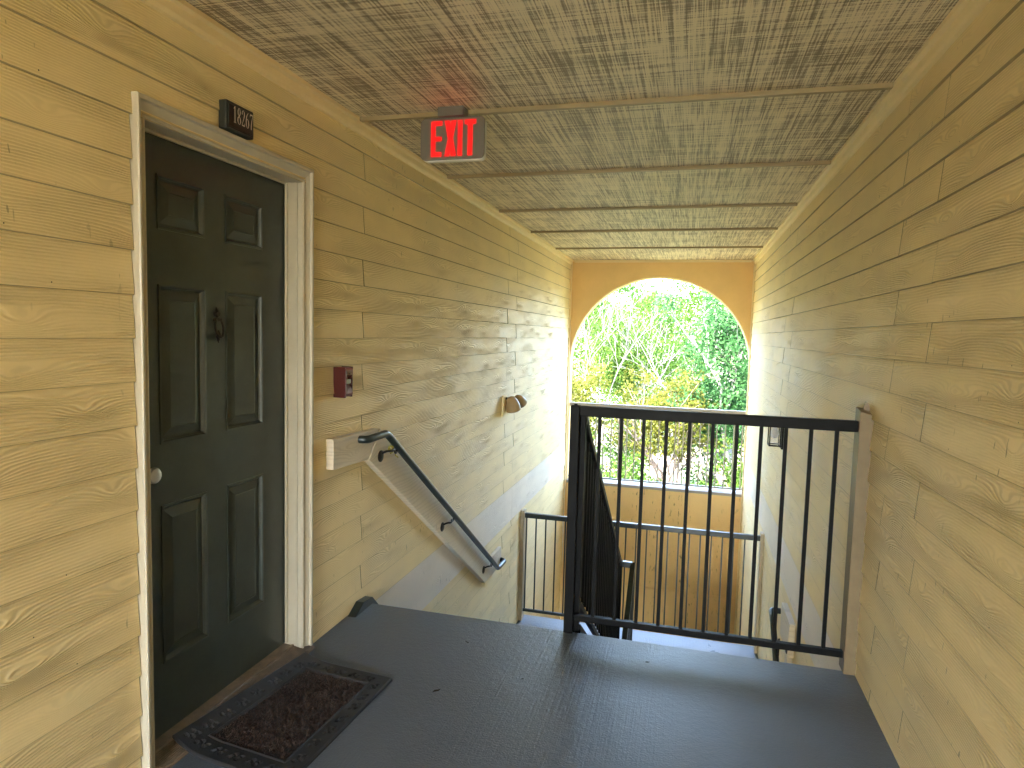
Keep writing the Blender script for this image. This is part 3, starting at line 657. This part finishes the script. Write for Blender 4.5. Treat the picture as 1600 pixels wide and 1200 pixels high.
# tiny leaves and debris on the floor
for i, (x, y, s_) in enumerate(((-.93, 2.42, .02), (-.95, 2.86, .012), (-.12, 2.93, .012), (-.62, 2.62, .007), (.50, 2.02, .010))):
    a = random.uniform(0, 3.1); c, s2 = math.cos(a), math.sin(a)
    P = [(-1, 0, .001), (-.3, .3, .004), (.5, .22, .003), (1, 0, .006), (.4, -.25, .002), (-.4, -.28, .003)]
    mb = MB().add([(x+(p[0]*c-p[1]*s2)*s_, y+(p[0]*s2+p[1]*c)*s_, p[2]*s_*60+.001) for p in P], [(0,1,2,3),(0,3,4,5)])
    lab = ['dry leaf scrap on the floor right of the doormat', 'dry leaf scrap on the floor near the left wall and landing edge', 'dark crumb on the floor just in front of the black railing',
           'tiny speck of grit on the floor left of the black post', 'pale crumb on the floor near the right wall'][i]
    o = obj('leaf_scrap' if i < 2 else 'crumb', mb, mat('dry_leaf', (.03, .025, .018), .8) if i < 4 else M_digit, None, base=(x, y, 0)); tag(o, lab, 'debris')
# ------------------------------------------------------------------ outside: ground and trees
def ground_mat():
    mt = bpy.data.materials.new('forest_ground'); mt.use_nodes = True; t = mt.node_tree; p = t.nodes['Principled BSDF']
    g = t.nodes.new('ShaderNodeNewGeometry'); P = g.outputs['Position']
    c = mixc(t, rangen(t, noise(t, P, .5, 5, .6), .4, .6, 0, 1), (.06, .09, .025), (.16, .12, .09))
    c = mixc(t, rangen(t, noise(t, P, 9, 4, .6), .5, .7, 0, .7), c, (.10, .11, .05)); t.links.new(c, p.inputs['Base Color']); p.inputs['Roughness'].default_value = .9; return mt
gm = ground_mat()
n_ = 60; vs = []; fs = []
xs_ = np.concatenate([np.linspace(-300, -30, 12), np.linspace(-26, 26, 40), np.linspace(30, 300, 12)]); ysg = np.concatenate([np.linspace(-300, -20, 10), np.linspace(-12, 60, 50), np.linspace(66, 400, 16)])
for y in ysg:
    for x in xs_:
        z = ZG-.22
        if y > 12: z += .25*math.sin(x*.35+y*.2)*min(1, (y-12)/6)+.3*math.sin(x*.11-y*.13)*min(1, (y-12)/8)
        vs.append((x, y, z))
nx = len(xs_)
for j in range(len(ysg)-1):
    for i in range(nx-1): a = j*nx+i; fs.append((a, a+1, a+nx+1, a+nx))
tag(obj('ground', MB().add(vs, fs), gm, smooth=True), kind='structure')
def leafmat(name, c1, c2, tr=.45):
    mt = bpy.data.materials.new(name); mt.use_nodes = True; t = mt.node_tree; n = t.nodes; out = n['Material Output']; p = n['Principled BSDF']
    g = n.new('ShaderNodeNewGeometry'); c = mixc(t, g.outputs['Random Per Island'], c1, c2)
    t.links.new(c, p.inputs['Base Color']); p.inputs['Roughness'].default_value = .7; p.inputs['Specular IOR Level'].default_value = .12
    tl = n.new('ShaderNodeBsdfTranslucent'); t.links.new(c, tl.inputs[0]); mx = n.new('ShaderNodeMixShader'); mx.inputs[0].default_value = tr
    t.links.new(p.outputs[0], mx.inputs[1]); t.links.new(tl.outputs[0], mx.inputs[2]); t.links.new(mx.outputs[0], out.inputs[0]); return mt
ML = {'lime': leafmat('lime_leaves', (.022, .055, .006), (.045, .085, .010)), 'green': leafmat('green_leaves', (.025, .065, .012), (.045, .10, .02)),
      'teal': leafmat('deep_green_leaves', (.018, .060, .016), (.035, .095, .028)), 'yellow': leafmat('yellow_blossom', (.060, .072, .008), (.10, .10, .016)),
      'grey': leafmat('grey_green_leaves', (.035, .058, .018), (.06, .085, .03)), 'pink': leafmat('dry_pinkish_leaves', (.09, .075, .05), (.14, .12, .085))}
M_bark = mat('pale_grey_bark', (.12, .115, .105), .8, vary=(8, .2)); M_bark2 = mat('brown_bark', (.12, .09, .07), .85, vary=(8, .25)); M_bare = mat('bleached_twigs', (.085, .08, .075), .85)
def leaves_mesh(name, cent, size, npl, spread, droop=.0):
    """cent: clump centres (k,3); npl leaves round each; every leaf a bent six-point blade of two quads"""
    c = np.repeat(np.array(cent), npl, axis=0); k = len(c)
    d = rng.normal(size=(k, 3)); d /= np.linalg.norm(d, axis=1)[:, None]; c = c+d*spread*rng.random((k, 1))**.5*np.array([1, 1, .75])
    a = rng.normal(size=(k, 3)); a[:, 2] -= droop; a /= np.linalg.norm(a, axis=1)[:, None]
    b = np.cross(a, rng.normal(size=(k, 3))); b /= np.linalg.norm(b, axis=1)[:, None]; nn = np.cross(a, b)
    s = size*(.6+.8*rng.random((k, 1)))
    V = np.stack([c-a*s*.5, c+b*s*.28+nn*s*.08, c+a*s*.5, c-b*s*.28+nn*s*.08], axis=1).reshape(-1, 3)
    me = bpy.data.meshes.new(name); me.vertices.add(len(V)); me.vertices.foreach_set('co', V.astype(np.float32).ravel())
    F = np.arange(len(V)).astype(np.int32); me.loops.add(len(F)); me.loops.foreach_set('vertex_index', F)
    me.polygons.add(k); me.polygons.foreach_set('loop_start', np.arange(0, len(F), 4, dtype=np.int32)); me.polygons.foreach_set('loop_total', np.full(k, 4, dtype=np.int32))
    me.update(calc_edges=True); return me
def tree(name, label, cat_, x, y, h, rad, leaf, bark, nclump, npl, lsize, spread=.35, trunk_r=.09, stems=1, zmin=.35, lean=(0, 0), seed=1, depth=4, bare=False, group=None, ang=.6):
    rd = random.Random(seed); zb = ZG-.25; group = group or {'bushy_tree': 'trees growing beyond the arch', 'bush': 'low bushes behind the white railing', 'flowering_shrub': 'yellow flowering shrubs beyond the arch', 'bare_tree': 'bare bleached trees beyond the arch'}.get(name)
    t = thing(name, (x, y, zb), label, cat_, group); mb = MB(); tips = []
    def grow(p, d, L, r, lev):
        pts = [p]; rr = [r]; q = p.copy(); dd = d.copy()
        for i in range(4):
            dd = (dd+Vector((rd.uniform(-1,1), rd.uniform(-1,1), rd.uniform(-.4,.8)))*.13).normalized(); q = q+dd*L/4; pts.append(q.copy()); rr.append(max(.004, r*(1-.12*(i+1))))
        mb.tube(pts, rr, 6 if lev > 0 else 8, False)
        if lev >= 1: tips.extend(pts[2:])
        if lev < depth:
            for k in range(rd.choice((2, 3, 3))):
                nd = (dd+Vector((rd.uniform(-1,1), rd.uniform(-1,1), rd.uniform(-.35,.9)))*ang*1.3).normalized()
                st = pts[rd.choice((2, 3, 4))]; grow(st, nd, L*rd.uniform(.55, .8), r*.55, lev+1)
    for s in range(stems):
        d = Vector((lean[0]+rd.uniform(-.3, .3)*(stems > 1), lean[1]+rd.uniform(-.3, .3)*(stems > 1), 1)).normalized()
        grow(Vector((x+rd.uniform(-.15, .15)*(stems > 1), y, zb)), d, h*.42, trunk_r, 0)
    obj('trunk', mb, bark, t, smooth=True)
    if bare: return t
    # clumps fill a lumpy crown; some sit on the twigs, some fill between
    cent = []
    lobes = [(Vector((x+lean[0]*h*.6+rd.uniform(-1, 1)*rad*.6, y+rd.uniform(-1, 1)*rad*.5, zb+h*rd.uniform(zmin+.05, .9))), rad*rd.uniform(.35, .6)) for _ in range(11)]
    while len(cent) < nclump:
        if rd.random() < .45 and tips:
            p = rd.choice(tips)+Vector((rd.gauss(0, .15), rd.gauss(0, .15), rd.gauss(0, .15)))
        else:
            c, r_ = rd.choice(lobes); d = Vector((rd.gauss(0,1), rd.gauss(0,1), rd.gauss(0,1))).normalized(); p = c+d*r_*rd.uniform(.55, 1.0)
        if p.z > zb+h*zmin*rd.uniform(.8, 1.1) or zmin < .1: cent.append(p)
    cr = place('crown', leaves_mesh('crown', [tuple(c-Vector((x, y, zb))) for c in cent], lsize, npl, spread), leaf, t); cr['kind'] = 'stuff'
    return t
T = tree
T('maple_tree', 'deep green broadleaf tree at the right of the arch opening', 'tree', 1.25, 15.5, 6.3, 1.45, ML['teal'], M_bark, 380, 30, .09, .34, .10, lean=(-.04, 0), seed=3)
T('young_tree', 'pale slim trunked lime green tree left of the middle of the arch', 'tree', -1.55, 21, 7.0, 1.9, ML['lime'], M_bark, 420, 34, .085, .42, .10, zmin=.42, seed=5)
T('flowering_shrub', 'yellow flowering shrub in the middle of the arch opening', 'shrub', -.35, 15.8, 4.1, 1.15, ML['yellow'], M_bark2, 240, 34, .085, .26, .05, stems=4, zmin=.52, seed=8, depth=3)
T('flowering_shrub', 'yellow flowering shrub at the left edge of the arch opening', 'shrub', -3.0, 17.0, 4.2, 1.25, ML['yellow'], M_bark2, 240, 34, .085, .28, .05, stems=4, zmin=.52, seed=11, depth=3)
T('bare_tree', 'bare bleached tree at the left of the arch among green leaves', 'tree', -3.05, 19.5, 6.0, 1.2, None, M_bare, 0, 0, 0, trunk_r=.035, stems=3, seed=21, bare=True, depth=5, ang=.55)
T('bare_tree', 'bare bleached tree leaning behind the yellow shrub in the middle', 'tree', .9, 18.5, 5.4, 1.2, None, M_bare, 0, 0, 0, trunk_r=.035, stems=3, seed=27, bare=True, depth=5, ang=.7, lean=(-.25, 0))
T('bushy_tree', 'yellow green bushy tree filling the upper left of the arch', 'tree', -4.4, 25, 7.4, 2.4, ML['lime'], M_bark2, 380, 40, .095, .5, .12, zmin=.2, seed=31)
T('bushy_tree', 'mid green bushy tree behind the pale slim trunk', 'tree', -1.9, 29, 8.0, 2.8, ML['green'], M_bark2, 420, 40, .10, .55, .13, zmin=.1, seed=33)
T('bushy_tree', 'yellow green bushy tree seen through the top of the arch', 'tree', .2, 31, 8.4, 2.7, ML['lime'], M_bark2, 420, 40, .10, .55, .13, zmin=.12, seed=35)
T('bushy_tree', 'grey green bushy tree behind the deep green broadleaf tree', 'tree', 3.0, 27, 7.8, 2.6, ML['grey'], M_bark2, 380, 40, .10, .5, .12, zmin=.1, seed=37)
T('bushy_tree', 'unseen mid green tree added beyond the right end of the opening to block skylight', 'tree', 4.3, 12.6, 8.6, 2.1, ML['green'], M_bark2, 300, 40, .10, .5, .12, zmin=.1, seed=39)  # out of view, added to screen the left wall by the arch from skylight
T('bushy_tree', 'unseen mid green tree added beyond the left end of the opening to block skylight', 'tree', -5.6, 12.9, 8.6, 2.2, ML['green'], M_bark2, 300, 40, .10, .5, .12, zmin=.1, seed=41)  # its counterpart on the left, also out of view and added as a sky blocker
low = [(-3.9, 15.2, 2.6, 'grey', 'low grey green bush behind the left end of the white railing'), (-2.3, 14.3, 2.5, 'lime', 'low lime green bush behind the left half of the white railing'),
       (-1.1, 13.6, 2.3, 'lime', 'low lime green bush below the yellow shrub'), (.1, 13.4, 1.7, 'pink', 'dry pinkish bush low behind the white railing'), (1.1, 13.9, 2.6, 'lime', 'low lime green bush behind the right half of the white railing'),
       (2.2, 15.0, 2.9, 'yellow', 'low yellowish bush behind the right end of the white railing'), (-1.7, 17.5, 3.3, 'green', 'mid green bush at the foot of the slim pale tree'), (.9, 17.2, 3.6, 'green', 'mid green bush at the foot of the deep green tree'),
       (-5.2, 17.5, 3.5, 'yellow', 'yellowish bush beyond the left side of the arch'), (3.6, 17.5, 3.5, 'lime', 'lime green bush beyond the right side of the arch')]
for i, (x, y, h, c, lab) in enumerate(low):
    T('bush', lab, 'bush', x, y, h, .95, ML[c], M_bark2 if c != 'pink' else M_bare, 120, 34, .08, .26, .03, stems=4, zmin=.04, seed=50+i, depth=3)
for i, (x, y, lab) in enumerate(((8.2, 11.9, 'unseen green tree added off to the right of the arch to block skylight'), (12.2, 13.2, 'outermost unseen green tree added on the right to block skylight'), (-9.8, 12.2, 'unseen green tree added off to the left of the arch to block skylight'), (-13.8, 13.6, 'outermost unseen green tree added on the left to block skylight'))):
    T('bushy_tree', lab, 'tree', x, y, 8.6, 2.5, ML['green'], M_bark2, 300, 26, .16, .55, .12, zmin=.06, seed=90+i)  # outer trees added beyond the view to keep skylight off walls near the arch
# far wood closing the view
cent = []
for _ in range(2600):
    x = random.uniform(-40, 34); y = random.uniform(36, 48); cent.append((x, y, ZG+random.random()**.8*(8.0+1.0*math.sin(x*.5)+.6*math.sin(x*1.7))))
fw = place('far_wood', leaves_mesh('far_wood', cent, .22, 34, 1.0), ML['lime']); tag(fw, 'mass of yellow green woodland closing the view far behind', 'woodland', kind='stuff')
